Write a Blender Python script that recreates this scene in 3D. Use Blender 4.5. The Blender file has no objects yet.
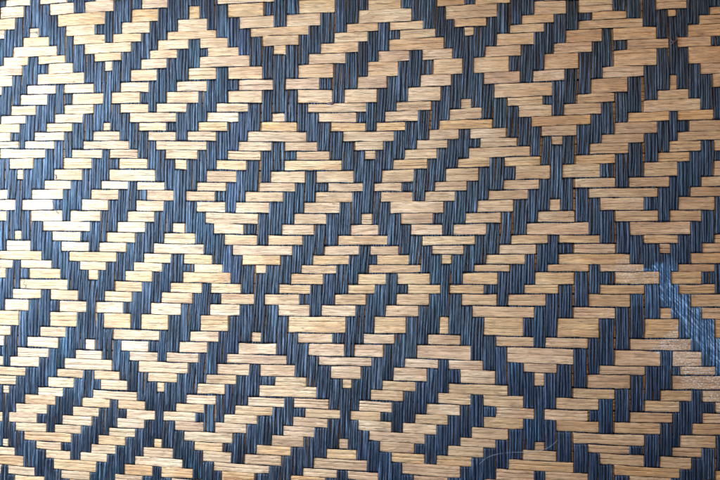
import bpy, bmesh, math, mathutils
import numpy as np
# measured weave: column / row boundaries (tenths of a unit), gaps, and the repeat of the pattern
C0=-40;R0=-20
GX=[[-994,-1021,-1031,-1045,-1061,-1079,-1098,-1139,-1154,-1166,-1177,-1185,-1191,-1196,-1207,-1208],[-898,-925,-935,-949,-965,-983,-1002,-1043,-1058,-1070,-1081,-1089,-1095,-1100,-1111,-1112],[-802,-829,-839,-853,-869,-887,-906,-947,-962,-974,-985,-993,-999,-1004,-1015,-1016],[-706,-733,-743,-757,-773,-791,-810,-851,-866,-878,-889,-897,-903,-908,-919,-920],[-610,-637,-647,-661,-677,-695,-714,-755,-770,-782,-793,-801,-807,-812,-823,-824],[-514,-541,-551,-565,-581,-599,-618,-659,-674,-686,-697,-705,-711,-716,-727,-728],[-418,-445,-455,-469,-485,-503,-522,-563,-578,-590,-601,-609,-615,-620,-631,-632],[-322,-349,-359,-373,-389,-407,-426,-467,-482,-494,-505,-513,-519,-524,-535,-536],[-226,-253,-263,-277,-293,-311,-330,-371,-386,-398,-409,-417,-423,-428,-439,-440],[-130,-157,-167,-181,-197,-215,-234,-275,-290,-302,-313,-321,-327,-332,-343,-344],[-53,-61,-71,-85,-101,-119,-138,-179,-194,-206,-217,-225,-231,-236,-247,-248],[17,11,3,-10,-28,-48,-67,-83,-98,-110,-121,-129,-135,-140,-151,-152],[86,69,52,33,16,5,-3,-12,-20,-29,-36,-43,-48,-53,-55,-56],[180,167,150,131,116,100,83,71,61,50,41,36,31,25,20,17],[256,248,237,223,204,183,163,149,134,119,105,95,87,83,81,82],[321,310,297,281,264,245,229,218,205,190,176,164,156,153,151,151],[409,403,393,379,359,338,320,310,300,286,269,256,246,238,234,232],[503,503,499,488,473,458,444,430,419,408,396,382,367,354,341,330],[590,585,577,566,554,546,538,526,515,503,490,478,465,452,440,429],[684,675,662,652,649,644,634,620,608,594,579,561,547,535,524,514],[754,747,739,733,728,720,711,700,687,671,652,634,618,607,598,591],[848,850,850,848,841,831,821,811,794,774,756,736,717,699,685,672],[960,957,952,945,937,925,913,900,884,867,849,830,811,795,782,771],[1067,1064,1058,1047,1036,1027,1015,1001,984,965,946,929,915,901,884,868],[1148,1143,1134,1123,1112,1100,1088,1073,1058,1039,1020,1001,983,967,955,946],[1229,1225,1219,1212,1205,1198,1189,1176,1160,1143,1125,1106,1086,1065,1046,1029],[1329,1325,1318,1309,1301,1293,1283,1269,1252,1230,1208,1186,1167,1150,1135,1121],[1424,1423,1418,1410,1397,1381,1367,1353,1333,1310,1290,1273,1257,1243,1231,1220],[1505,1504,1501,1496,1488,1479,1468,1451,1430,1410,1392,1373,1358,1344,1330,1317],[1596,1592,1584,1574,1565,1560,1553,1541,1525,1505,1482,1458,1442,1429,1418,1409],[1683,1682,1677,1673,1669,1659,1648,1636,1622,1606,1583,1562,1544,1527,1511,1497],[1783,1782,1778,1773,1767,1756,1741,1726,1708,1687,1664,1642,1624,1610,1597,1586],[1895,1895,1891,1885,1879,1872,1861,1847,1830,1809,1787,1765,1743,1721,1700,1680],[1995,2000,2001,1994,1986,1979,1969,1956,1938,1915,1888,1863,1841,1820,1801,1783],[2075,2077,2076,2075,2073,2069,2061,2047,2028,2009,1988,1968,1949,1930,1912,1894],[2161,2166,2166,2166,2166,2163,2153,2135,2114,2093,2071,2050,2035,2024,2014,2005],[2270,2278,2283,2283,2280,2272,2260,2244,2223,2200,2180,2163,2147,2132,2117,2102],[2387,2392,2395,2393,2388,2377,2360,2337,2310,2286,2266,2248,2232,2216,2201,2187],[2513,2510,2504,2495,2483,2469,2452,2434,2416,2398,2378,2353,2327,2307,2291,2277],[2641,2639,2631,2627,2620,2610,2593,2576,2556,2534,2508,2482,2460,2438,2415,2393],[2748,2746,2741,2735,2727,2716,2701,2683,2660,2636,2612,2587,2564,2546,2530,2515],[2868,2869,2865,2859,2853,2846,2834,2816,2797,2779,2760,2739,2717,2692,2666,2641],[2984,2989,2990,2980,2974,2965,2951,2932,2910,2890,2870,2849,2828,2805,2782,2760],[3093,3095,3093,3086,3074,3060,3045,3029,3008,2985,2962,2941,2920,2902,2887,2873],[3212,3210,3205,3198,3185,3172,3157,3138,3116,3095,3077,3058,3040,3024,3007,2992],[3358,3354,3344,3332,3316,3297,3277,3256,3234,3212,3188,3165,3147,3134,3122,3110],[3475,3471,3463,3453,3439,3423,3406,3387,3364,3340,3316,3291,3272,3257,3240,3225],[3584,3589,3588,3580,3566,3548,3528,3507,3485,3462,3439,3417,3395,3372,3350,3328],[3679,3682,3681,3674,3662,3646,3626,3602,3579,3555,3531,3510,3490,3472,3452,3432],[3788,3787,3782,3774,3766,3756,3736,3709,3677,3646,3619,3595,3573,3555,3540,3526],[3911,3904,3892,3871,3847,3827,3805,3781,3759,3743,3721,3703,3687,3669,3651,3633],[4022,4012,3997,3977,3954,3930,3905,3881,3863,3847,3830,3815,3799,3783,3768,3753],[4136,4123,4105,4083,4060,4035,4014,3993,3974,3955,3939,3924,3912,3902,3892,3882],[4260,4245,4227,4206,4182,4155,4128,4104,4082,4063,4046,4032,4025,4019,4013,4007],[4387,4373,4353,4329,4304,4278,4251,4226,4203,4184,4168,4155,4146,4138,4129,4120],[4474,4460,4441,4417,4392,4366,4342,4320,4300,4287,4275,4263,4250,4241,4234,4226],[4556,4546,4531,4513,4491,4466,4440,4421,4408,4397,4385,4375,4365,4357,4351,4344],[4653,4647,4636,4619,4598,4575,4551,4526,4503,4488,4483,4480,4479,4478,4476,4475],[4756,4749,4738,4725,4706,4684,4661,4642,4622,4609,4602,4600,4601,4603,4604,4606],[4879,4871,4856,4837,4815,4793,4771,4751,4732,4719,4711,4711,4716,4721,4726,4730],[4984,4975,4962,4945,4925,4902,4880,4860,4843,4834,4830,4831,4834,4838,4842,4847],[5100,5101,5097,5086,5068,5044,5020,4996,4976,4962,4954,4953,4957,4961,4963,4964],[5219,5218,5212,5199,5181,5159,5137,5111,5090,5074,5072,5079,5082,5081,5081,5083],[5339,5342,5340,5328,5313,5297,5279,5260,5244,5234,5232,5234,5232,5226,5219,5212],[5439,5442,5441,5434,5421,5403,5383,5364,5348,5341,5339,5341,5344,5345,5342,5339],[5543,5541,5535,5525,5516,5504,5492,5478,5463,5452,5444,5442,5442,5445,5450,5455],[5662,5661,5655,5644,5632,5619,5604,5591,5583,5575,5569,5559,5560,5568,5578,5588],[5779,5785,5785,5780,5770,5758,5749,5742,5740,5736,5734,5730,5731,5735,5735,5735],[5902,5914,5919,5914,5905,5894,5889,5888,5885,5881,5877,5877,5879,5879,5877,5874],[6005,6015,6018,6016,6010,6002,5999,5997,5994,5989,5986,5985,5989,5995,6000,6006],[6110,6124,6134,6142,6146,6151,6152,6151,6150,6150,6147,6145,6142,6141,6139,6137],[6249,6262,6269,6274,6279,6285,6291,6296,6299,6301,6301,6300,6297,6292,6286,6280],[6403,6420,6432,6437,6439,6439,6438,6438,6441,6446,6449,6447,6442,6438,6434,6429],[6540,6555,6564,6569,6572,6573,6576,6584,6591,6598,6602,6603,6600,6594,6583,6572],[6649,6670,6685,6691,6691,6691,6694,6699,6707,6713,6720,6722,6718,6710,6701,6690],[6741,6755,6764,6767,6770,6773,6777,6779,6782,6785,6789,6793,6794,6795,6795,6795],[6845,6864,6877,6883,6888,6895,6899,6903,6907,6909,6912,6915,6915,6910,6905,6898],[6957,6977,6991,7000,7005,7009,7010,7012,7013,7014,7015,7017,7016,7015,7015,7015],[7062,7088,7108,7123,7133,7138,7142,7146,7149,7149,7150,7153,7156,7154,7149,7143],[7177,7209,7235,7255,7270,7280,7287,7291,7292,7292,7291,7289,7286,7281,7275,7268],[7303,7334,7360,7380,7395,7405,7412,7416,7417,7417,7416,7414,7411,7406,7400,7393],[7428,7459,7485,7505,7520,7530,7537,7541,7542,7542,7541,7539,7536,7531,7525,7518],[7553,7584,7610,7630,7645,7655,7662,7666,7667,7667,7666,7664,7661,7656,7650,7643],[7678,7709,7735,7755,7770,7780,7787,7791,7792,7792,7791,7789,7786,7781,7775,7768],[7803,7834,7860,7880,7895,7905,7912,7916,7917,7917,7916,7914,7911,7906,7900,7893],[7928,7959,7985,8005,8020,8030,8037,8041,8042,8042,8041,8039,8036,8031,8025,8018],[8053,8084,8110,8130,8145,8155,8162,8166,8167,8167,8166,8164,8161,8156,8150,8143],[8178,8209,8235,8255,8270,8280,8287,8291,8292,8292,8291,8289,8286,8281,8275,8268],[8303,8334,8360,8380,8395,8405,8412,8416,8417,8417,8416,8414,8411,8406,8400,8393],[8428,8459,8485,8505,8520,8530,8537,8541,8542,8542,8541,8539,8536,8531,8525,8518],[8553,8584,8610,8630,8645,8655,8662,8666,8667,8667,8666,8664,8661,8656,8650,8643]]
GY=[[-1031,-1065,-1106,-1145,-1209,-1240,-1270,-1294,-1321,-1349,-1356,-1378,-1404,-1434,-1469],[-933,-967,-1008,-1047,-1111,-1142,-1172,-1196,-1223,-1251,-1258,-1280,-1306,-1336,-1371],[-835,-869,-910,-949,-1013,-1044,-1074,-1098,-1125,-1153,-1160,-1182,-1208,-1238,-1273],[-737,-771,-812,-851,-915,-946,-976,-1000,-1027,-1055,-1062,-1084,-1110,-1140,-1175],[-639,-673,-714,-753,-817,-848,-878,-902,-929,-957,-964,-986,-1012,-1042,-1077],[-541,-575,-616,-655,-719,-750,-780,-804,-831,-859,-866,-888,-914,-944,-979],[-443,-477,-518,-557,-621,-652,-682,-706,-733,-761,-768,-790,-816,-846,-881],[-345,-379,-420,-459,-523,-554,-584,-608,-635,-663,-670,-692,-718,-748,-783],[-247,-281,-322,-361,-425,-456,-486,-510,-537,-565,-572,-594,-620,-650,-685],[-149,-183,-224,-263,-327,-358,-388,-412,-439,-467,-474,-496,-522,-552,-587],[-51,-85,-126,-165,-229,-260,-290,-314,-341,-369,-376,-398,-424,-454,-489],[45,9,-28,-67,-131,-162,-192,-216,-243,-271,-278,-300,-326,-356,-391],[124,79,37,0,-33,-64,-94,-118,-145,-173,-180,-202,-228,-258,-293],[234,191,147,107,71,38,8,-20,-47,-75,-82,-104,-130,-160,-195],[339,304,269,234,200,172,140,109,78,44,16,-6,-32,-62,-97],[423,393,364,341,317,291,263,236,209,179,148,120,98,69,34],[510,483,457,427,397,372,348,321,294,266,234,200,172,143,111],[609,583,557,525,494,473,449,416,384,350,320,290,263,236,205],[695,665,637,608,579,559,544,524,498,471,444,414,386,360,327],[798,767,736,706,685,669,649,628,604,576,546,513,483,457,430],[891,868,846,823,808,796,785,771,753,730,702,674,651,628,595],[975,956,939,926,917,908,900,890,871,848,820,785,757,736,711],[1074,1061,1050,1039,1034,1035,1036,1031,1014,988,964,936,906,872,832],[1172,1159,1146,1132,1125,1126,1130,1124,1106,1079,1052,1028,1001,976,947],[1257,1243,1232,1226,1224,1221,1222,1227,1214,1191,1166,1141,1117,1093,1064],[1346,1331,1318,1313,1315,1316,1318,1316,1303,1287,1264,1238,1212,1194,1172],[1423,1416,1410,1408,1409,1417,1422,1418,1403,1385,1367,1347,1328,1308,1282],[1491,1490,1492,1495,1499,1510,1514,1508,1492,1475,1457,1438,1419,1398,1374],[1586,1583,1583,1587,1594,1604,1605,1601,1592,1579,1563,1544,1526,1506,1481],[1702,1696,1691,1694,1698,1707,1710,1706,1692,1675,1655,1636,1620,1608,1594],[1794,1797,1804,1811,1820,1827,1830,1829,1822,1808,1791,1778,1768,1760,1745],[1903,1898,1893,1895,1905,1915,1918,1916,1916,1907,1893,1881,1875,1868,1857],[2000,1996,1995,2000,2010,2019,2023,2021,2016,2004,1992,1979,1971,1965,1957],[2111,2106,2104,2108,2118,2130,2137,2137,2133,2124,2112,2105,2104,2100,2090],[2210,2210,2212,2219,2230,2240,2246,2247,2242,2236,2227,2220,2215,2211,2204],[2294,2302,2312,2322,2330,2346,2354,2353,2356,2352,2349,2351,2351,2343,2329],[2387,2397,2410,2425,2439,2451,2455,2455,2456,2450,2439,2435,2435,2431,2422],[2502,2507,2513,2523,2540,2552,2555,2552,2548,2544,2540,2537,2535,2526,2515],[2583,2593,2606,2621,2637,2648,2652,2649,2645,2643,2643,2643,2642,2637,2626],[2667,2676,2688,2706,2721,2732,2737,2736,2730,2721,2719,2718,2716,2715,2712],[2769,2779,2792,2809,2826,2837,2843,2844,2844,2845,2847,2847,2845,2839,2828],[2871,2883,2896,2913,2927,2937,2941,2939,2938,2939,2941,2941,2941,2940,2936],[2968,2982,3000,3019,3034,3043,3050,3052,3055,3060,3065,3071,3075,3072,3064],[3090,3102,3117,3134,3149,3158,3163,3166,3168,3171,3178,3185,3189,3191,3191],[3233,3251,3268,3289,3305,3318,3329,3333,3338,3353,3370,3380,3385,3382,3372],[3334,3352,3374,3400,3414,3422,3431,3438,3446,3459,3476,3492,3505,3517,3524],[3440,3461,3485,3508,3526,3540,3554,3569,3586,3608,3635,3654,3663,3662,3655],[3539,3558,3579,3602,3622,3638,3649,3661,3681,3702,3728,3746,3753,3753,3752],[3632,3656,3683,3711,3735,3753,3773,3794,3817,3841,3863,3886,3897,3899,3897],[3727,3748,3773,3801,3827,3845,3864,3888,3918,3947,3969,3989,4007,4021,4030],[3819,3846,3875,3906,3934,3958,3978,4000,4027,4059,4086,4106,4122,4134,4141],[3891,3924,3961,3997,4029,4055,4080,4109,4137,4166,4194,4215,4230,4236,4238],[3990,4021,4054,4086,4118,4146,4170,4200,4236,4272,4304,4331,4346,4353,4357],[4088,4116,4146,4180,4209,4236,4263,4299,4340,4384,4417,4445,4467,4481,4491],[4185,4213,4242,4276,4305,4333,4363,4398,4435,4473,4503,4530,4559,4587,4611],[4269,4297,4327,4361,4402,4440,4470,4501,4540,4576,4607,4641,4676,4707,4733],[4345,4382,4420,4454,4490,4530,4566,4600,4636,4673,4708,4741,4772,4802,4828],[4418,4460,4503,4548,4591,4636,4672,4708,4752,4788,4822,4856,4877,4907,4933],[4500,4543,4588,4632,4677,4723,4758,4795,4839,4893,4927,4961,4982,5012,5038],[4591,4642,4695,4740,4781,4827,4876,4900,4944,4998,5032,5066,5087,5117,5143],[4686,4733,4780,4834,4886,4932,4981,5005,5049,5103,5137,5171,5192,5222,5248],[4782,4847,4885,4939,4991,5037,5086,5110,5154,5208,5242,5276,5297,5327,5353],[4887,4952,4990,5044,5096,5142,5191,5215,5259,5313,5347,5381,5402,5432,5458],[4992,5057,5095,5149,5201,5247,5296,5320,5364,5418,5452,5486,5507,5537,5563],[5097,5162,5200,5254,5306,5352,5401,5425,5469,5523,5557,5591,5612,5642,5668],[5202,5267,5305,5359,5411,5457,5506,5530,5574,5628,5662,5696,5717,5747,5773],[5307,5372,5410,5464,5516,5562,5611,5635,5679,5733,5767,5801,5822,5852,5878],[5412,5477,5515,5569,5621,5667,5716,5740,5784,5838,5872,5906,5927,5957,5983],[5517,5582,5620,5674,5726,5772,5821,5845,5889,5943,5977,6011,6032,6062,6088],[5622,5687,5725,5779,5831,5877,5926,5950,5994,6048,6082,6116,6137,6167,6193],[5727,5792,5830,5884,5936,5982,6031,6055,6099,6153,6187,6221,6242,6272,6298],[5832,5897,5935,5989,6041,6087,6136,6160,6204,6258,6292,6326,6347,6377,6403],[5937,6002,6040,6094,6146,6192,6241,6265,6309,6363,6397,6431,6452,6482,6508]]
HX=[[0,0,0,0,0,0,0,0,0,0,0,0,0,0,0,0],[0,0,0,0,0,0,0,0,0,0,0,0,0,0,0,0],[0,0,0,0,0,0,0,0,0,0,0,0,0,0,0,0],[0,0,0,0,0,0,0,0,0,0,0,0,0,0,0,0],[0,0,0,0,0,0,0,0,0,0,0,0,0,0,0,0],[0,0,0,0,0,0,0,0,0,0,0,0,0,0,0,0],[0,0,0,0,0,0,0,0,0,0,0,0,0,0,0,0],[0,0,0,0,0,0,0,0,0,0,0,0,0,0,0,0],[0,0,0,0,0,0,0,0,0,0,0,0,0,0,0,0],[0,0,0,0,0,0,0,0,0,0,0,0,0,0,0,0],[0,0,0,0,0,0,0,0,0,0,0,0,0,0,0,0],[-1,-2,-3,-3,-3,-2,-1,0,0,0,0,0,0,0,0,0],[4,5,6,6,5,4,2,1,0,0,0,0,0,0,0,0],[3,4,5,7,8,6,3,0,-2,-4,-5,-5,-4,-2,-1,0],[2,3,4,2,-1,-5,-8,-7,-4,-2,0,0,0,0,0,0],[-6,-8,-8,-4,1,5,6,5,3,1,0,0,-1,-1,-1,-1],[3,4,5,5,6,7,7,6,6,4,1,-1,-3,-3,-3,-1],[3,4,4,3,2,1,0,0,-1,-2,0,1,2,2,2,1],[4,5,5,5,5,6,7,7,5,2,0,0,1,1,1,0],[6,7,8,9,10,9,7,5,3,1,-1,-2,-3,-2,-1,-1],[2,3,3,2,2,2,1,0,0,0,1,1,1,1,0,0],[0,1,1,1,2,2,2,1,0,-1,0,1,1,1,0,0],[5,8,9,9,7,4,2,-1,-3,-5,-6,-6,-5,-3,-2,0],[-1,-3,-4,-5,-3,-1,2,4,4,4,3,1,1,1,1,1],[0,0,0,1,2,4,6,5,4,2,0,-1,-2,-2,-2,-1],[0,1,1,1,2,2,2,2,3,3,3,2,1,0,0,0],[-2,-2,-2,-1,-1,-1,-2,-3,-3,-2,-1,0,0,0,0,0],[0,1,4,7,8,7,4,1,-1,-1,-1,-1,0,0,0,0],[-1,-1,0,1,3,3,2,1,-1,-2,-3,-3,-3,-2,-1,-1],[1,2,2,3,3,3,3,3,2,1,-1,-2,-3,-3,-3,-1],[2,3,4,6,7,5,2,-1,-2,-3,-4,-6,-7,-5,-3,-1],[0,1,1,2,0,-2,-4,-5,-3,0,1,2,2,1,0,0],[-2,-3,-3,-2,0,1,1,0,0,-1,-1,-1,-1,0,0,0],[-2,-3,-4,-4,-2,0,1,2,2,1,0,-1,-2,-3,-2,-1],[3,4,4,3,2,1,1,0,0,0,0,0,0,-1,-1,-1],[0,0,0,1,1,2,1,1,0,0,0,-1,-3,-3,-2,-1],[0,0,1,1,1,0,-2,-2,-1,0,1,1,0,-1,-1,-1],[0,0,0,1,1,1,-1,-3,-4,-5,-4,-3,-2,-1,0,0],[1,0,0,-2,-2,-1,1,2,3,3,1,0,-2,-2,-2,-1],[7,9,10,9,8,6,4,2,-1,-3,-5,-5,-5,-5,-4,-2],[0,1,1,1,1,0,0,-1,-2,-2,-2,-2,-1,0,1,1],[-1,-1,0,0,0,0,0,-1,-1,-1,-1,-1,-1,-1,-1,0],[6,9,11,11,9,7,5,3,1,0,0,-1,0,0,0,0],[-1,-2,-2,-2,-1,0,2,2,1,-1,-3,-4,-4,-4,-2,-1],[-1,0,1,4,5,4,1,-3,-6,-7,-8,-7,-6,-5,-3,-1],[4,4,5,4,4,4,3,1,-2,-3,-4,-4,-4,-3,-2,-1],[1,1,1,1,0,0,-1,-1,-1,-3,-5,-6,-6,-5,-3,-1],[1,2,2,2,1,1,0,-1,-2,-4,-6,-8,-9,-8,-6,-3],[0,0,-1,-1,-1,-1,-2,-2,-2,-3,-5,-6,-7,-6,-5,-2],[0,-1,-1,1,2,4,4,2,1,-1,-1,-2,-2,-2,-1,-1],[0,1,2,4,5,3,1,-1,-3,-5,-6,-5,-3,-2,-1,0],[0,1,2,2,0,-2,-4,-5,-6,-5,-3,-2,0,0,0,0],[0,0,1,2,3,3,3,2,1,-1,-3,-4,-4,-4,-3,-1],[1,1,2,2,2,2,1,0,-1,-2,-4,-5,-5,-3,-2,-1],[2,4,7,8,8,6,3,0,-1,-1,-1,-2,-3,-3,-2,-1],[1,1,1,0,-1,-1,-2,-2,-3,-3,-2,-2,-2,-2,-1,0],[0,0,1,2,2,1,-1,-2,-3,-4,-5,-5,-4,-4,-2,-1],[0,-1,0,0,1,1,2,2,2,1,-1,-1,-1,0,0,0],[-1,-1,-1,-1,-1,-1,1,3,4,5,5,4,4,3,2,1],[4,5,5,4,3,2,2,2,0,-1,-3,-4,-4,-3,-1,0],[0,0,0,1,2,2,2,1,0,-1,-1,-1,0,0,0,0],[0,1,4,6,7,7,6,4,2,-1,-1,-1,0,1,0,0],[2,3,4,5,8,10,13,15,16,16,15,13,11,9,6,3],[2,3,4,4,4,3,2,1,1,2,2,3,3,2,1,0],[1,3,5,6,7,7,8,7,6,2,0,-2,-2,-1,0,0],[0,-1,-1,-1,0,1,2,3,4,3,1,-1,-1,-1,-1,0],[2,2,1,0,-2,-2,0,3,7,11,13,13,10,8,4,2],[2,3,5,6,8,9,10,12,11,10,9,8,7,6,5,2],[2,3,4,5,5,5,5,6,8,12,15,16,13,8,3,1],[0,0,-1,-2,-4,-5,-4,-3,-3,-3,-3,-3,-2,-2,-1,0],[1,2,4,6,8,11,13,14,13,12,9,6,4,2,1,0],[2,2,2,1,0,0,0,1,1,1,0,0,0,0,0,0],[1,1,1,1,1,1,0,-1,-1,-2,-2,-2,-2,-2,-1,-1],[-1,-1,-2,-2,-3,-3,-3,-2,-1,-1,-1,-1,-2,-2,-2,-1],[0,0,0,-1,-1,-2,-4,-7,-8,-9,-8,-7,-6,-5,-4,-2],[-3,-5,-6,-5,-4,-3,-2,-1,0,0,1,1,1,0,0,0],[-3,-4,-3,0,2,2,0,-2,-3,-3,-3,-3,-3,-3,-2,-1],[-1,-1,-1,-1,0,-1,-3,-4,-5,-6,-6,-6,-6,-5,-3,-1],[0,0,0,0,0,0,0,0,0,0,0,1,2,2,2,1],[0,0,0,0,0,0,0,0,0,0,0,0,0,0,0,0],[0,0,0,0,0,0,0,0,0,0,0,0,0,0,0,0],[0,0,0,0,0,0,0,0,0,0,0,0,0,0,0,0],[0,0,0,0,0,0,0,0,0,0,0,0,0,0,0,0],[0,0,0,0,0,0,0,0,0,0,0,0,0,0,0,0],[0,0,0,0,0,0,0,0,0,0,0,0,0,0,0,0],[0,0,0,0,0,0,0,0,0,0,0,0,0,0,0,0],[0,0,0,0,0,0,0,0,0,0,0,0,0,0,0,0],[0,0,0,0,0,0,0,0,0,0,0,0,0,0,0,0],[0,0,0,0,0,0,0,0,0,0,0,0,0,0,0,0],[0,0,0,0,0,0,0,0,0,0,0,0,0,0,0,0],[0,0,0,0,0,0,0,0,0,0,0,0,0,0,0,0]]
HY=[[0,0,0,0,0,0,0,0,0,0,0,0,0,0,0],[0,0,0,0,0,0,0,0,0,0,0,0,0,0,0],[0,0,0,0,0,0,0,0,0,0,0,0,0,0,0],[0,0,0,0,0,0,0,0,0,0,0,0,0,0,0],[0,0,0,0,0,0,0,0,0,0,0,0,0,0,0],[0,0,0,0,0,0,0,0,0,0,0,0,0,0,0],[0,0,0,0,0,0,0,0,0,0,0,0,0,0,0],[0,0,0,0,0,0,0,0,0,0,0,0,0,0,0],[0,0,0,0,0,0,0,0,0,0,0,0,0,0,0],[0,0,0,0,0,0,0,0,0,0,0,0,0,0,0],[0,0,0,0,0,0,0,0,0,0,0,0,0,0,0],[1,2,2,1,0,0,0,0,0,0,0,0,0,0,0],[-2,-3,-4,-3,-1,0,0,0,0,0,0,0,0,0,0],[0,-2,-5,-2,2,1,-1,0,0,0,0,0,0,0,0],[0,-1,-3,-3,-2,-3,-1,-3,-4,-1,0,1,1,0,0],[-2,-2,-3,-5,-4,-9,-10,-7,-7,-6,-5,-3,2,3,1],[-2,-5,-6,-5,-5,-8,-9,-6,-4,0,1,2,0,-2,-1],[-2,-5,-6,-5,-4,-5,-4,-4,-5,-3,-3,-1,0,-1,-1],[-1,-1,1,1,-1,-1,-1,-3,-7,-8,-7,-7,-7,-3,-1],[-2,-4,-4,-1,4,6,2,-3,-8,-9,-8,-9,-6,-1,1],[0,0,3,11,13,9,2,-3,-4,-4,-5,-6,-7,-7,-4],[2,4,4,1,-1,0,3,4,1,0,6,6,1,-2,-1],[1,2,3,3,3,3,4,4,1,-5,-8,-3,0,1,1],[-1,0,1,3,3,4,5,2,0,-2,-4,-1,-2,-2,0],[0,0,1,2,3,4,5,5,3,0,0,1,1,0,0],[-1,0,4,7,6,5,4,2,-1,-4,-6,-4,2,6,4],[1,2,4,5,5,3,0,-1,-3,-3,0,-1,-1,0,1],[4,7,5,2,0,1,2,4,2,-1,-1,-1,0,1,0],[0,0,0,2,4,4,1,0,0,-1,1,2,0,-1,-1],[4,7,8,8,8,8,7,5,3,0,-2,-1,-1,-1,0],[2,4,6,6,4,2,2,3,4,3,2,4,6,6,3],[2,3,2,1,1,2,4,6,7,4,4,5,5,5,3],[4,4,2,0,0,1,1,0,0,2,2,2,1,0,0],[4,5,4,3,3,5,6,3,1,2,4,4,2,1,0],[-1,-1,1,4,3,1,2,5,6,5,5,4,3,2,1],[0,3,5,5,3,4,6,7,9,8,5,4,3,2,0],[6,10,7,2,2,4,8,10,6,4,6,4,1,-1,-1],[-2,-2,2,4,4,2,1,2,3,4,4,4,2,1,1],[1,1,0,-1,-1,-2,-1,2,4,4,3,1,1,1,1],[-1,-1,1,0,-2,-3,1,4,6,7,5,2,-1,-3,-1],[1,4,5,5,4,3,3,4,2,2,2,1,2,2,1],[-1,-2,-2,-1,1,2,3,4,4,4,3,3,3,3,2],[2,5,6,4,0,-1,0,2,5,7,8,8,6,3,2],[1,1,0,0,0,3,6,6,5,3,1,1,1,2,2],[4,6,7,9,8,5,5,7,7,5,3,4,5,4,1],[4,7,8,7,7,8,9,8,7,7,6,7,8,7,2],[3,6,7,7,5,5,5,7,4,0,0,2,3,4,3],[-1,-3,-4,-2,3,5,6,4,1,0,0,0,3,5,3],[6,6,2,2,3,1,2,3,5,6,7,7,7,7,4],[3,3,3,4,2,0,-2,-4,-6,-4,0,0,0,0,0],[4,6,8,10,10,7,7,11,7,3,4,5,6,5,1],[0,-2,-4,-2,0,-1,1,1,-2,-5,-4,-2,-1,4,4],[-2,-4,-2,0,-1,-3,-6,-6,-5,-2,2,6,6,5,3],[-1,-4,-7,-8,-3,1,-1,-6,-5,0,1,2,0,-2,-1],[0,-1,-1,1,1,-2,-6,-10,-9,-4,0,2,3,3,1],[-1,-3,-4,-5,-6,-2,1,0,-2,-1,-1,-5,-10,-11,-3],[-3,-5,-2,0,-1,-4,-2,0,-4,-5,-1,-5,-9,-5,-1],[4,3,-2,-5,-4,-1,4,5,0,-2,-1,0,0,0,0],[2,0,-5,-8,-9,-10,-12,-9,-1,1,0,0,0,0,0],[0,-3,-5,-2,1,1,0,0,0,0,0,0,0,0,0],[-2,-3,-2,0,1,0,0,0,0,0,0,0,0,0,0],[0,0,0,0,0,0,0,0,0,0,0,0,0,0,0],[0,0,0,0,0,0,0,0,0,0,0,0,0,0,0],[0,0,0,0,0,0,0,0,0,0,0,0,0,0,0],[0,0,0,0,0,0,0,0,0,0,0,0,0,0,0],[0,0,0,0,0,0,0,0,0,0,0,0,0,0,0],[0,0,0,0,0,0,0,0,0,0,0,0,0,0,0],[0,0,0,0,0,0,0,0,0,0,0,0,0,0,0],[0,0,0,0,0,0,0,0,0,0,0,0,0,0,0],[0,0,0,0,0,0,0,0,0,0,0,0,0,0,0],[0,0,0,0,0,0,0,0,0,0,0,0,0,0,0],[0,0,0,0,0,0,0,0,0,0,0,0,0,0,0],[0,0,0,0,0,0,0,0,0,0,0,0,0,0,0]]
DARK=[[-8,10],[-8,12],[-7,9],[-7,13],[-6,8],[-6,14],[-5,7],[-5,11],[-5,15],[-4,5],[-4,6],[-4,10],[-4,11],[-4,12],[-4,16],[-4,17],[-3,4],[-3,5],[-3,9],[-3,10],[-3,11],[-3,17],[-3,18],[-2,3],[-2,4],[-2,8],[-2,9],[-2,10],[-2,14],[-2,18],[-2,19],[-1,2],[-1,3],[-1,7],[-1,8],[-1,9],[-1,13],[-1,14],[-1,15],[-1,19],[-1,20],[0,0],[0,1],[0,2],[0,6],[0,7],[0,8],[0,12],[0,13],[0,14],[0,18],[0,19],[1,2],[1,3],[1,7],[1,11],[1,12],[1,13],[1,17],[1,18],[2,3],[2,4],[2,10],[2,11],[2,12],[2,16],[2,17],[3,4],[3,5],[3,9],[3,10],[3,11],[3,15],[3,16],[4,5],[4,6],[4,10],[4,14],[5,7],[5,13],[6,8],[6,12],[7,9],[7,11]]
AMB=.08; P1=5.9; P2=6.5
# ---------------------------------------------------------------- helpers
S = 0.0005                       # metres per mat unit (one unit is about half a millimetre)
rng = np.random.default_rng(7)
CX, CY = 360.0, 240.0
C = bpy.context.scene.collection
KY = np.arange(-40, 561, 40.0)
KX = np.arange(-60, 781, 60.0)
GX = np.array(GX)/10.0; GY = np.array(GY)/10.0; HX = np.array(HX)/10.0; HY = np.array(HY)/10.0
DK = set(map(tuple, DARK))

def dark(c, r):                  # does the warp bundle pass over the weft at this crossing?
    a = math.floor((11*c+9*r)/178+1e-9); b = math.floor((-10*c+8*r)/178+1e-9)
    return (c-8*a+9*b, r-10*a-11*b) in DK

def cinterp(t, K, G):            # smooth cubic interpolation through the knots
    h = K[1]-K[0]; m = len(K)
    u = np.clip((t-K[0])/h, 0, m-1.0001); i = u.astype(int); f = u-i
    g = lambda j: G[np.clip(j, 0, m-1)]
    p0, p1, p2, p3 = g(i-1), g(i), g(i+1), g(i+2)
    return p1+0.5*f*(p2-p0+f*(2*p0-5*p1+4*p2-p3+f*(3*(p1-p2)+p3-p0)))

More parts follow.
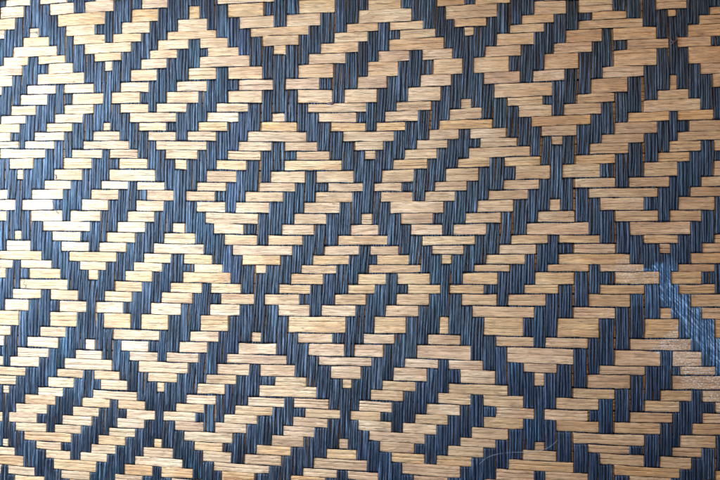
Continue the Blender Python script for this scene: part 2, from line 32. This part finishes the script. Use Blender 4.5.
def noise1(n, step, length, amp, r=rng):   # smooth 1-D random curve
    m = int(n*step/length)+4
    v = r.normal(0, amp, m)
    u = np.arange(n)*step/length+r.random()
    i = u.astype(int); f = u-i; f = f*f*(3-2*f)
    return v[np.minimum(i, m-1)]*(1-f)+v[np.minimum(i+1, m-1)]*f

def grid_mesh(name, rings, mat, parent, smooth=True):
    """rings: list of (n, k, 3) closed tubes -> ONE mesh object"""
    V = []; F = []; base = 0
    for R in rings:
        n, k, _ = R.shape
        V.append(R.reshape(-1, 3))
        i = np.arange(n-1)[:, None]*k; j = np.arange(k)[None, :]; j2 = (j+1) % k
        F.append(np.stack([i+j, i+j2, i+k+j2, i+k+j], -1).reshape(-1, 4)+base)
        base += n*k
    V = np.concatenate(V).astype(np.float32); F = np.concatenate(F).astype(np.int32)
    V = np.stack([(V[:, 0]-CX)*S, (CY-V[:, 1])*S, V[:, 2]*S], -1)
    me = bpy.data.meshes.new(name)
    me.vertices.add(len(V)); me.vertices.foreach_set('co', V.ravel())
    me.loops.add(F.size); me.loops.foreach_set('vertex_index', F.ravel())
    me.polygons.add(len(F)); me.polygons.foreach_set('loop_start', np.arange(0, F.size, 4, dtype=np.int32))
    me.polygons.foreach_set('loop_total', np.full(len(F), 4, dtype=np.int32))
    if smooth: me.polygons.foreach_set('use_smooth', np.ones(len(F), dtype=bool))
    me.update(); me.validate()
    me.materials.append(mat)
    o = bpy.data.objects.new(name, me); C.objects.link(o)
    if parent: o.parent = parent
    return o

def height(t, edges, over, h, half, arch):
    """height of a strand along t: +h in cells it passes over, -h in cells it passes under"""
    idx = np.clip(np.searchsorted(edges, t, side='right')-1, 0, len(over)-1)
    z = np.where(over[idx], 1.0, -1.0)
    out = z.copy()
    for b in range(1, len(over)):
        if over[b] != over[b-1]:
            s = 1.0 if over[b] else -1.0
            d = (t-edges[b])/half
            m = np.abs(d) < 1
            out[m] = s*np.sin(d[m]*math.pi/2)
    out = out*h
    b = 0                        # slight crown along each float
    while b < len(over):
        e = b
        while e < len(over) and over[e] == over[b]: e += 1
        if over[b]:
            a, c = edges[b], edges[e]
            m = (t >= a) & (t < c)
            u = (t[m]-a)/(c-a)
            out[m] += arch*min(e-b, 4)/3*(4*u*(1-u))
        b = e
    return out

# ---------------------------------------------------------------- materials
def new_mat(name):
    m = bpy.data.materials.new(name); m.use_nodes = True
    nt = m.node_tree; nt.nodes.clear()
    out = nt.nodes.new('ShaderNodeOutputMaterial'); bs = nt.nodes.new('ShaderNodeBsdfPrincipled')
    nt.links.new(bs.outputs[0], out.inputs[0])
    return m, nt, bs
class NB:
    def __init__(s, nt): s.nt = nt
    def n(s, t, **kw):
        x = s.nt.nodes.new(t)
        for k, v in kw.items(): setattr(x, k, v)
        return x
    def l(s, a, b): s.nt.links.new(a, b)
    def val(s, sock, v):
        if hasattr(v, 'is_output') or hasattr(v, 'links'): s.l(v, sock)
        else: sock.default_value = v
    def math(s, op, a, b=0.0, c=None, clamp=False):
        x = s.n('ShaderNodeMath', operation=op, use_clamp=clamp)
        s.val(x.inputs[0], a); s.val(x.inputs[1], b)
        if c is not None: s.val(x.inputs[2], c)
        return x.outputs[0]
    def vec(s, coord, sx, sy, sz, off=None):
        mp = s.n('ShaderNodeMapping'); s.l(coord, mp.inputs[0]); mp.inputs['Scale'].default_value = (sx, sy, sz)
        if off is not None: s.l(off, mp.inputs['Location'])
        return mp.outputs[0]
    def noise(s, v, scale=1.0, detail=2.0, rough=0.5, dist=0.0):
        x = s.n('ShaderNodeTexNoise'); s.l(v, x.inputs['Vector']); x.inputs['Scale'].default_value = scale
        x.inputs['Detail'].default_value = detail; x.inputs['Roughness'].default_value = rough; x.inputs['Distortion'].default_value = dist
        return x.outputs['Fac']
    def ramp(s, f, stops, interp='LINEAR'):
        x = s.n('ShaderNodeValToRGB'); s.l(f, x.inputs[0]); cr = x.color_ramp; cr.interpolation = interp
        while len(cr.elements) < len(stops): cr.elements.new(0.5)
        for e, (p, c) in zip(cr.elements, stops):
            e.position = p; e.color = (*c, 1) if not isinstance(c, (int, float)) else (c, c, c, 1)
        return x.outputs[0]
    def mix(s, f, a, b, blend='MIX'):
        x = s.n('ShaderNodeMix', data_type='RGBA', blend_type=blend)
        s.val(x.inputs[0], f)
        for sock, v in ((x.inputs[6], a), (x.inputs[7], b)):
            if isinstance(v, tuple): sock.default_value = (*v, 1)
            else: s.l(v, sock)
        return x.outputs[2]
    def step(s, f, lo, hi):
        x = s.n('ShaderNodeMapRange', interpolation_type='SMOOTHSTEP'); s.val(x.inputs[0], f)
        x.inputs[1].default_value = lo; x.inputs[2].default_value = hi
        return x.outputs[0]

def common(nt):
    b = NB(nt)
    tc = b.n('ShaderNodeTexCoord'); oi = b.n('ShaderNodeObjectInfo')
    # coordinates in mat units (half millimetres), one random offset per strand
    co = b.vec(tc.outputs['Object'], 1/S, 1/S, 1/S)
    r = oi.outputs['Random']
    off = b.n('ShaderNodeCombineXYZ'); b.l(b.math('MULTIPLY', r, 531.0), off.inputs[0]); b.l(b.math('MULTIPLY', r, 917.0), off.inputs[1]); b.l(b.math('MULTIPLY', r, 373.0), off.inputs[2])
    add = b.n('ShaderNodeVectorMath', operation='ADD'); b.l(co, add.inputs[0]); b.l(off.outputs[0], add.inputs[1])
    return b, co, add.outputs[0], r

def scuff_sheen_mask(b, co, px, py, dx, dy, w0, w1, length, seed):
    """ragged patch of scuffs and painted sheen running from (px,py) along (dx,dy), all in mat units"""
    sp = b.n('ShaderNodeSeparateXYZ'); b.l(co, sp.inputs[0])
    x = b.math('SUBTRACT', sp.outputs[0], px-CX); y = b.math('SUBTRACT', sp.outputs[1], CY-py)
    n = math.hypot(dx, dy); dx /= n; dy /= n
    al = b.math('ADD', b.math('MULTIPLY', x, dx), b.math('MULTIPLY', y, -dy))
    ac = b.math('ADD', b.math('MULTIPLY', x, dy), b.math('MULTIPLY', y, dx))
    nz = b.noise(b.vec(co, .12, .12, .12), 1.0, 3.0, .6)
    wob = b.math('MULTIPLY', b.math('SUBTRACT', nz, 0.5), 30.0)
    wid = b.math('MULTIPLY_ADD', al, (w1-w0)/length, w0)
    e = b.math('SUBTRACT', wid, b.math('ABSOLUTE', b.math('ADD', ac, wob)))
    rag = b.noise(b.vec(co, .55, .16, .3), 1.0, 4.0, .75)
    m = b.step(b.math('ADD', e, b.math('MULTIPLY', b.math('SUBTRACT', rag, .5), 26.0)), -3.0, 4.0)
    m = b.math('MULTIPLY', m, b.step(b.math('ADD', al, wob), 0.0, 4.0))
    m = b.math('MULTIPLY', m, b.step(b.math('SUBTRACT', length, al), 0.0, 12.0))
    return m, al, ac

def weft_material():
    m, nt, bs = new_mat('natural_bamboo_splint')
    b, co, cr, r = common(nt)
    big = b.noise(b.vec(cr, .014, .05, .05), 1.0, 3.0, .55)
    col = b.ramp(big, [(.32, (.42, .220, .092)), (.44, (.56, .320, .140)), (.56, (.65, .400, .190)), (.70, (.71, .475, .25))])
    per = b.n('ShaderNodeHueSaturation'); b.l(col, per.inputs['Color'])
    b.l(b.math('MULTIPLY_ADD', b.math('FRACT', b.math('MULTIPLY', r, 7.31)), .20, .98), per.inputs['Saturation'])
    b.l(b.math('MULTIPLY_ADD', b.math('FRACT', b.math('MULTIPLY', r, 13.7)), .24, .80), per.inputs['Value'])
    b.l(b.math('MULTIPLY_ADD', b.math('FRACT', b.math('MULTIPLY', r, 3.77)), .007, .4845), per.inputs['Hue'])
    col = per.outputs[0]
    # long fibres
    fib = b.noise(b.vec(cr, .045, 1.5, .6), 1.0, 3.0, .65, .3)
    col = b.mix(b.step(fib, .36, .56), b.mix(.7, col, (.27, .145, .070)), col)
    fine = b.noise(b.vec(cr, .12, 4.2, 2.0), 1.0, 2.0, .6)
    col = b.mix(b.math('MULTIPLY', b.step(fine, .50, .72), .5), col, (.74, .54, .33))
    lines = b.noise(b.vec(cr, .028, 2.1, .8), 1.0, 1.0, .5)
    lm = b.math('SUBTRACT', 1.0, b.step(b.math('ABSOLUTE', b.math('SUBTRACT', lines, .5)), .004, .022))
    col = b.mix(b.math('MULTIPLY', lm, .72), col, (.15, .085, .045))
    l2 = b.noise(b.vec(cr, .05, 1.3, .9), 1.0, 4.0, .75)
    col = b.mix(b.math('MULTIPLY', b.step(l2, .56, .68), .55), col, (.24, .135, .07))
    # brown flecks and small dark nicks
    fl = b.noise(b.vec(cr, .22, .9, .9), 1.0, 3.0, .7)
    col = b.mix(b.math('MULTIPLY', b.step(fl, .67, .76), .55), col, (.20, .10, .05))
    st = b.noise(b.vec(co, .035, .06, .06), 1.0, 3.0, .6)
    col = b.mix(b.math('MULTIPLY', b.step(st, .50, .66), .42), col, (.42, .215, .095))
    pat = b.noise(b.vec(co, .010, .012, .01), 1.0, 2.0, .5)
    col = b.mix(b.math('MULTIPLY', b.step(pat, .42, .62), .22), col, (.48, .265, .12))
    # whitish residue of the scuffed patch, its translucent sheen painted in
    mk, al, ac = scuff_sheen_mask(b, co, 664, 334, 56, 50, 22, 26, 105, 1)
    mk2, _, _ = scuff_sheen_mask(b, co, 612, 268, 60, 12, 12, 12, 56, 2)
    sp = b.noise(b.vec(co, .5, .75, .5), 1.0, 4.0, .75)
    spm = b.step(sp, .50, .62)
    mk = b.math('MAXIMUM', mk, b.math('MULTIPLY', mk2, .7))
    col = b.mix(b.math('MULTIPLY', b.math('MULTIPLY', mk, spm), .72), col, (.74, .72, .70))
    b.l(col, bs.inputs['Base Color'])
    b.l(b.ramp(fib, [(.3, .62), (.7, .42)]), bs.inputs['Roughness'])
    bs.inputs['Specular IOR Level'].default_value = .5
    h = b.math('ADD', b.math('MULTIPLY', fib, 1.0), b.math('MULTIPLY', fine, .45))
    h = b.math('SUBTRACT', h, b.math('MULTIPLY', lm, .35))
    bp = b.n('ShaderNodeBump'); bp.inputs['Strength'].default_value = .9; bp.inputs['Distance'].default_value = S*.8
    b.l(h, bp.inputs['Height']); b.l(bp.outputs[0], bs.inputs['Normal'])
    return m

def warp_material():
    m, nt, bs = new_mat('indigo_dyed_reed')
    b, co, cr, r = common(nt)
    big = b.noise(b.vec(cr, .12, .022, .05), 1.0, 4.0, .65)
    col = b.ramp(big, [(.36, (.0095, .0095, .0135)), (.46, (.014, .016, .025)), (.56, (.020, .030, .050)), (.68, (.034, .066, .094))])
    per = b.n('ShaderNodeHueSaturation'); b.l(col, per.inputs['Color'])
    b.l(b.math('MULTIPLY_ADD', b.math('FRACT', b.math('MULTIPLY', r, 5.3)), .70, .30), per.inputs['Saturation'])
    b.l(b.math('MULTIPLY_ADD', b.math('FRACT', b.math('MULTIPLY', r, 11.9)), .75, .48), per.inputs['Value'])
    b.l(b.math('MULTIPLY_ADD', b.math('FRACT', b.math('MULTIPLY', r, 17.3)), .09, .455), per.inputs['Hue'])
    col = per.outputs[0]
    reed = b.noise(b.vec(cr, .42, .01, .05), 1.0, 1.0, .5)
    col = b.mix(b.math('MULTIPLY', b.step(reed, .48, .62), .45), col, (.036, .043, .058))
    fib = b.noise(b.vec(cr, 1.15, .05, .5), 1.0, 3.0, .7, .5)
    col = b.mix(b.math('MULTIPLY', b.step(fib, .555, .64), .72), col, (.118, .128, .150))
    fine = b.noise(b.vec(cr, 4.0, .16, 1.0), 1.0, 2.0, .6)
    col = b.mix(b.math('MULTIPLY', b.step(fine, .58, .72), .45), col, (.20, .22, .26))
    dk = b.noise(b.vec(cr, 1.7, .06, .5), 1.0, 2.0, .6, .4)
    col = b.mix(b.math('MULTIPLY', b.step(dk, .49, .58), .85), col, (.005, .006, .009))
    mot = b.noise(b.vec(co, .75, .42, .8), 1.0, 5.0, .8)
    col = b.mix(b.math('MULTIPLY', b.step(mot, .52, .64), .20), col, (.060, .072, .090))
    rd = b.noise(b.vec(cr, .62, .012, .05), 1.0, 2.0, .6)
    col = b.mix(b.math('MULTIPLY', b.step(rd, .54, .44), .72), col, (.0045, .0050, .0075))
    col = b.mix(b.math('MULTIPLY', b.step(rd, .57, .66), .45), col, (.135, .155, .19))
    blot = b.noise(b.vec(cr, .50, .09, .5), 1.0, 3.0, .7)
    col = b.mix(b.math('MULTIPLY', b.step(blot, .55, .40), .45), col, (.007, .008, .013))
    sp = b.noise(b.vec(co, .9, .55, .9), 1.0, 3.0, .75)
    col = b.mix(b.math('MULTIPLY', b.step(sp, .66, .74), .45), col, (.28, .32, .36))
    # stronger indigo towards the lower right corner, a greener dye lot in the middle
    sx = b.n('ShaderNodeSeparateXYZ'); b.l(co, sx.inputs[0])
    dn = b.math('MULTIPLY', b.math('SUBTRACT', b.noise(b.vec(co, .012, .012, .01), 1.0, 2.0, .5), .5), 260.0)
    dd = b.math('SUBTRACT', b.math('SUBTRACT', sx.outputs[0], b.math('MULTIPLY', sx.outputs[1], .8)), dn)
    col = b.mix(b.math('MULTIPLY', b.step(dd, 100.0, 330.0), .42), col, b.mix(.5, (.016, .032, .075), b.mix(.8, col, (.50, .85, 1.5), 'MULTIPLY')), 'MIX')
    tn = b.noise(b.vec(co, .016, .010, .01), 1.0, 2.0, .5)
    col = b.mix(b.math('MULTIPLY', b.step(tn, .54, .66), .5), col, b.mix(1.0, col, (.70, 1.22, 1.25), 'MULTIPLY'))
    # worn, scuffed patch at the right, sky glare painted in as paler blue
    mk, al, ac = scuff_sheen_mask(b, co, 653, 264, 66, 80, 11, 22, 150, 3)
    mb, _, _ = scuff_sheen_mask(b, co, 648, 268, 60, 100, 26, 40, 135, 5)
    worn_sheen = b.mix(b.step(fib, .40, .62), (.022, .050, .100), (.105, .19, .32))
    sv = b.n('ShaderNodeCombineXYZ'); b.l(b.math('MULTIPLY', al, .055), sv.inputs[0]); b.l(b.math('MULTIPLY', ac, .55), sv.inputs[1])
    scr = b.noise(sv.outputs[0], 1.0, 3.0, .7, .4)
    worn_sheen = b.mix(b.math('MULTIPLY', b.step(scr, .545, .60), .75), worn_sheen, (.28, .38, .50))
    worn_sheen = b.mix(b.math('MULTIPLY', b.step(scr, .50, .40), .7), worn_sheen, (.012, .028, .06))
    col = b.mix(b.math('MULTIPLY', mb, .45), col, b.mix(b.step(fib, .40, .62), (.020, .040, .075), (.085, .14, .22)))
    col = b.mix(b.math('MULTIPLY', mk, .85), col, worn_sheen)
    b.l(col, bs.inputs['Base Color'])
    b.l(b.ramp(fib, [(.3, .44), (.7, .27)]), bs.inputs['Roughness'])
    bs.inputs['Specular IOR Level'].default_value = .30
    h = b.math('ADD', b.math('ADD', b.math('MULTIPLY', fib, 1.0), b.math('MULTIPLY', fine, .4)), b.math('MULTIPLY', mot, .5))
    bp = b.n('ShaderNodeBump'); bp.inputs['Strength'].default_value = .9; bp.inputs['Distance'].default_value = S*.8
    b.l(h, bp.inputs['Height']); b.l(bp.outputs[0], bs.inputs['Normal'])
    return m

def plain(name, col, rough=.6):
    m, nt, bs = new_mat(name)
    b, co, cr, r = common(nt)
    n = b.noise(b.vec(co, .05, .6, .3), 1.0, 3.0, .6)
    b.l(b.mix(n, col, tuple(min(1, c*1.5) for c in col)), bs.inputs['Base Color'])
    bs.inputs['Roughness'].default_value = rough
    return m

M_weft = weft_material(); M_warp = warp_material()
M_table = plain('dark_stained_wood', (.012, .010, .010), .7)
M_cord = plain('brown_cord', (.055, .028, .024), .7)
M_hair = plain('pale_fibre', (.30, .32, .33), .5)
M_darkfibre = plain('dark_fibre', (.035, .035, .045), .6)

# ---------------------------------------------------------------- the mat
mat_root = bpy.data.objects.new('woven_mat', None); C.objects.link(mat_root)
mat_root.location = (0, 0, 0)
mat_root['label'] = 'handwoven mat of pale bamboo strips and indigo reeds in a diamond lattice pattern'
mat_root['category'] = 'woven mat'

NC = len(GX); NR = len(GY)       # boundary b is the left edge of column b / top edge of row b
SX0, SX1 = -104.0, 850.0
SY0, SY1 = -120.0, 612.0

def col_x(b, y): return cinterp(y, KY, GX[b])
def row_y(b, x): return cinterp(x, KX, GY[b])

# crossings: position of every column boundary along a row, and the reverse
def cols_along(r):
    e = np.empty(NC)
    for b in range(NC):
        y = GY[r].mean()
        for _ in range(3):
            x = float(col_x(b, np.array([y]))[0]); y = float((row_y(r, np.array([x]))+row_y(min(r+1, NR-1), np.array([x])))[0]/2)
        e[b] = x
    return e
def rows_along(c):
    e = np.empty(NR)
    for b in range(NR):
        x = GX[c].mean()
        for _ in range(3):
            y = float(row_y(b, np.array([x]))[0]); x = float((col_x(c, np.array([y]))+col_x(min(c+1, NC-1), np.array([y])))[0]/2)
        e[b] = y
    return e

STEP = 1.1
for r in range(NR-1):            # ---- natural strips, left to right
    if GY[r].mean() > SY1-8 or GY[r+1].mean() < SY0+8: continue
    edges = cols_along(r)
    over = np.array([not dark(c+C0, r+R0) for c in range(NC-1)])
    t = np.arange(SX0, SX1, STEP)
    brk = np.concatenate([[edges[b]+d for d in (-1.0, -.5, 0, .5, 1.0)] for b in range(1, NC-1) if over[b] != over[b-1]])
    t = np.unique(np.round(np.concatenate([t, brk]), 2)); n = len(t)
    z = height(t, edges, over, 1.25, .75, .55)
    gt = np.maximum(cinterp(t, KX, HY[r]), -.3); gb = np.maximum(cinterp(t, KX, HY[r+1]), -.3)
    top = row_y(r, t)+.32+gt/2; bot = row_y(r+1, t)-.42-gb/2
    top = top+noise1(n, 1, 17, .22)+noise1(n, 1, 5, .09); bot = bot+noise1(n, 1, 17, .22)+noise1(n, 1, 5, .09)
    # one to three splints side by side
    w = float(np.mean(bot-top))
    k = 1 if w < 8.3 else (2 if w < 12.5 else 3)
    if rng.random() < .22: k = min(3, k+1)
    cuts = [0]+sorted(((i+1)/k+rng.normal(0, .05) for i in range(k-1)))+[1]
    rings = []
    for i in range(k):
        a = top+(bot-top)*cuts[i]; c = top+(bot-top)*cuts[i+1]
        wob = noise1(n, 1, 40, .18)
        op = np.clip(noise1(n, 1, 45, .24)+.04, 0, .55)      # the seam between splints opens and closes
        if i > 0: a = a+op/2+.01
        if i < k-1: c = c-op/2-.01
        tilt = noise1(n, 1, 50, .26)+rng.normal(0, .18)
        zz = z+noise1(n, 1, 30, .10)
        us = np.array([0, .02, .08, .22, .36, .50, .64, .78, .92, .98, 1.0])
        crown = .42*(1-(2*us-1)**4)
        ridge = np.zeros((n, len(us)))
        for q in range(2, len(us)-2): ridge[:, q] = noise1(n, 1, 70, .07)
        up = np.zeros((n, len(us), 3)); dn = np.zeros((n, 2, 3))
        up[:, :, 0] = t[:, None]
        up[:, :, 1] = a[:, None]+(c-a)[:, None]*us[None]
        up[:, :, 2] = zz[:, None]+crown[None]+ridge+tilt[:, None]*(us[None]-.5)
        dn[:, 0, 0] = t; dn[:, 1, 0] = t
        dn[:, 0, 1] = c-.05; dn[:, 1, 1] = a+.05
        dn[:, 0, 2] = zz-.65+tilt*.5; dn[:, 1, 2] = zz-.65-tilt*.5
        rings.append(np.concatenate([up, dn], 1))
    grid_mesh('bamboo_strip', rings, M_weft, mat_root)

for c in range(NC-1):            # ---- indigo reed bundles, top to bottom
    if GX[c].mean() > SX1-6 or GX[c+1].mean() < SX0+6: continue
    edges = rows_along(c)
    over = np.array([dark(c+C0, r+R0) for r in range(NR-1)])
    t = np.arange(SY0, SY1, STEP)
    brk = np.concatenate([[edges[b]+d for d in (-1.2, -.6, 0, .6, 1.2)] for b in range(1, NR-1) if over[b] != over[b-1]])
    t = np.unique(np.round(np.concatenate([t, brk]), 2)); n = len(t)
    z = height(t, edges, over, 1.45, 1.3, .6)
    gl = np.maximum(cinterp(t, KY, HX[c]), -.4); gr = np.maximum(cinterp(t, KY, HX[c+1]), -.4)
    L = col_x(c, t)-.02+gl/2; R = col_x(c+1, t)+.02-gr/2
    W = float(np.mean(R-L))
    if W > 11.5: R = R-.5*rng.random()*(W-10.5)
    L = L+noise1(n, 1, 26, .28); R = R+noise1(n, 1, 26, .28)
    # bundles bow outwards in the middle of a float and are nipped at its ends
    zn = np.clip((z-1.45)/.6, -1, 1)
    k = max(3, int(round(W/2.6)))
    rings = []
    wr = rng.uniform(.65, 1.35, k); wr /= wr.sum(); cum = np.concatenate([[0], np.cumsum(wr)])
    for i in range(k):
        cx = L+(R-L)*(cum[i]+cum[i+1])/2+noise1(n, 1, 24, .34)+noise1(n, 1, 8, .10)
        hw = (R-L)*wr[i]/2*1.07+noise1(n, 1, 20, .13)
        hh = np.minimum(hw*1.05, 1.4)
        zz = z+noise1(n, 1, 22, .26)
        th = np.arange(9)/9*2*math.pi+.2
        ring = np.zeros((n, 9, 3))
        ring[:, :, 0] = cx[:, None]+hw[:, None]*np.cos(th)[None]*(1+noise1(9, 1, 1.5, .03)[None])
        ring[:, :, 1] = t[:, None]
        ring[:, :, 2] = zz[:, None]+hh[:, None]*np.sin(th)[None]
        rings.append(ring)
    grid_mesh('reed_bundle', rings, M_warp, mat_root)

# ---------------------------------------------------------------- small loose things caught in the weave
def strand(name, pts, rad, mat, parent, k=7):
    P = np.array(pts, float)
    m = len(P); u = np.linspace(0, m-1, (m-1)*10+1)
    Q = np.stack([cinterp(u, np.arange(m, dtype=float), P[:, a]) for a in range(3)], 1)
    T = np.gradient(Q, axis=0); T /= np.linalg.norm(T, axis=1)[:, None]+1e-9
    up = np.tile([0, 0, 1.0], (len(Q), 1)); N = np.cross(T, up); N /= np.linalg.norm(N, axis=1)[:, None]+1e-9
    B = np.cross(N, T)
    th = np.arange(k)/k*2*math.pi
    rr = rad*np.clip(np.minimum(u, m-1-u)*3+.35, 0, 1)
    ring = Q[:, None]+rr[:, None, None]*(np.cos(th)[None, :, None]*N[:, None]+np.sin(th)[None, :, None]*B[:, None])
    return ring

o = grid_mesh('loose_fibre', [strand('', [(479, 463.5, 3.2), (486, 457.5, 3.4), (495, 454, 3.6), (508, 452, 3.4), (524, 451.5, 3.5), (541, 449.5, 3.5), (550, 445.5, 3.8), (557, 439.5, 3.6)], .085, M_hair, None)], M_hair, None)
o['label'] = 'fine pale curved fibre lying across the lower right of the mat'; o['category'] = 'fibre'
o = grid_mesh('brown_knot', [strand('', [(668.3, 37, 3.0), (670.2, 41, 4.4), (672.3, 44.5, 4.2), (673.8, 46.6, 2.6)], .5, M_cord, None),
                             strand('', [(676.2, 36, 2.8), (675.2, 40.5, 4.4), (671.3, 44, 4.8), (669, 46.2, 2.6)], .5, M_cord, None),
                             strand('', [(668.6, 40.6, 3), (672.0, 42.0, 5.0), (676, 40.8, 3)], .35, M_cord, None)], M_cord, mat_root)
o['label'] = 'brown cord binding crossed over a strip near the top right corner'
o = grid_mesh('brown_burr', [strand('', [(327.4, 104.3, 2.0), (329.6, 103.6, 3.0), (331.8, 104.3, 2.8), (333, 103.4, 2.0)], 1.2, M_cord, None)], M_cord, mat_root)
o = grid_mesh('frayed_fibre', [strand('', [(52.8, 200.5, 2.4), (54.6, 206, 3.2), (56.8, 210.5, 3.4), (59.6, 214, 2.4)], .28, M_darkfibre, None),
                               strand('', [(62.0, 201.5, 2.6), (59.6, 205.5, 3.4), (57.2, 210.2, 3.2)], .22, M_darkfibre, None)], M_darkfibre, mat_root)
o = grid_mesh('frayed_fibre', [strand('', [(33.5, 33.2, 2.4), (36.6, 33.0, 3.0), (38.8, 35.0, 2.6)], .32, M_darkfibre, None)], M_darkfibre, mat_root)
o = grid_mesh('dark_nick', [strand('', [(55.8, 174.8, 2.0), (56.9, 177.0, 2.5), (56.2, 179.0, 2.0)], .55, M_darkfibre, None)], M_darkfibre, mat_root)
sq = [(20.5, 281, 2.3), (23, 279.6, 2.5), (25.5, 280.6, 2.5), (24.0, 283.6, 2.5), (26.4, 285.8, 2.5), (24.4, 289, 2.5), (22.4, 287.6, 2.4)]
sq2 = [(27.5, 283.5, 2.4), (26.8, 287.5, 2.5), (28.5, 289.8, 2.4)]
o = grid_mesh('ink_scribble', [strand('', sq, .16, M_darkfibre, None), strand('', sq2, .16, M_darkfibre, None)], M_darkfibre, mat_root)

# ---------------------------------------------------------------- surface the mat lies on
bm = bmesh.new()
s_ = 0.9
for x, y in ((-s_, -s_), (s_, -s_), (s_, s_), (-s_, s_)): bm.verts.new((x, y, -4.2*S))
bm.faces.new(bm.verts)
me = bpy.data.meshes.new('tabletop'); bm.to_mesh(me); bm.free(); me.materials.append(M_table)
g = bpy.data.objects.new('tabletop', me); C.objects.link(g); g['kind'] = 'structure'

# ---------------------------------------------------------------- camera, light
sc = bpy.context.scene
cam = bpy.data.cameras.new('camera'); co_ = bpy.data.objects.new('camera', cam); C.objects.link(co_)
H = 0.52
co_.location = (0, 0, H); co_.rotation_euler = (0, 0, 0)
cam.sensor_width = 36; cam.lens = 36*H/(720*S); cam.clip_start = .01; cam.clip_end = 20
sc.camera = co_

w = bpy.data.worlds.new('World'); sc.world = w; w.use_nodes = True
bg = w.node_tree.nodes['Background']; bg.inputs[0].default_value = (1.0, .93, .86, 1); bg.inputs[1].default_value = AMB

def area(name, loc, target, sx, sy, power, col):
    l = bpy.data.lights.new(name, 'AREA'); l.shape = 'RECTANGLE'; l.size = sx; l.size_y = sy; l.energy = power; l.color = col
    ob = bpy.data.objects.new(name, l); C.objects.link(ob); ob.location = loc
    d = mathutils.Vector(target)-mathutils.Vector(loc); ob.rotation_euler = d.to_track_quat('-Z', 'Y').to_euler()
    return ob
area('window_light', (-.255, .06, .14), (-.20, .03, 0), .17, .46, P1, (.455, .70, 1.0))
area('room_light', (.15, .55, .85), (.05, 0, 0), .35, .35, P2, (1.0, .82, .60))
sc.view_settings.view_transform = 'Standard'; sc.view_settings.look = 'None'; sc.view_settings.gamma = 1
sc.view_settings.exposure = 0
sc.render.engine = 'CYCLES'
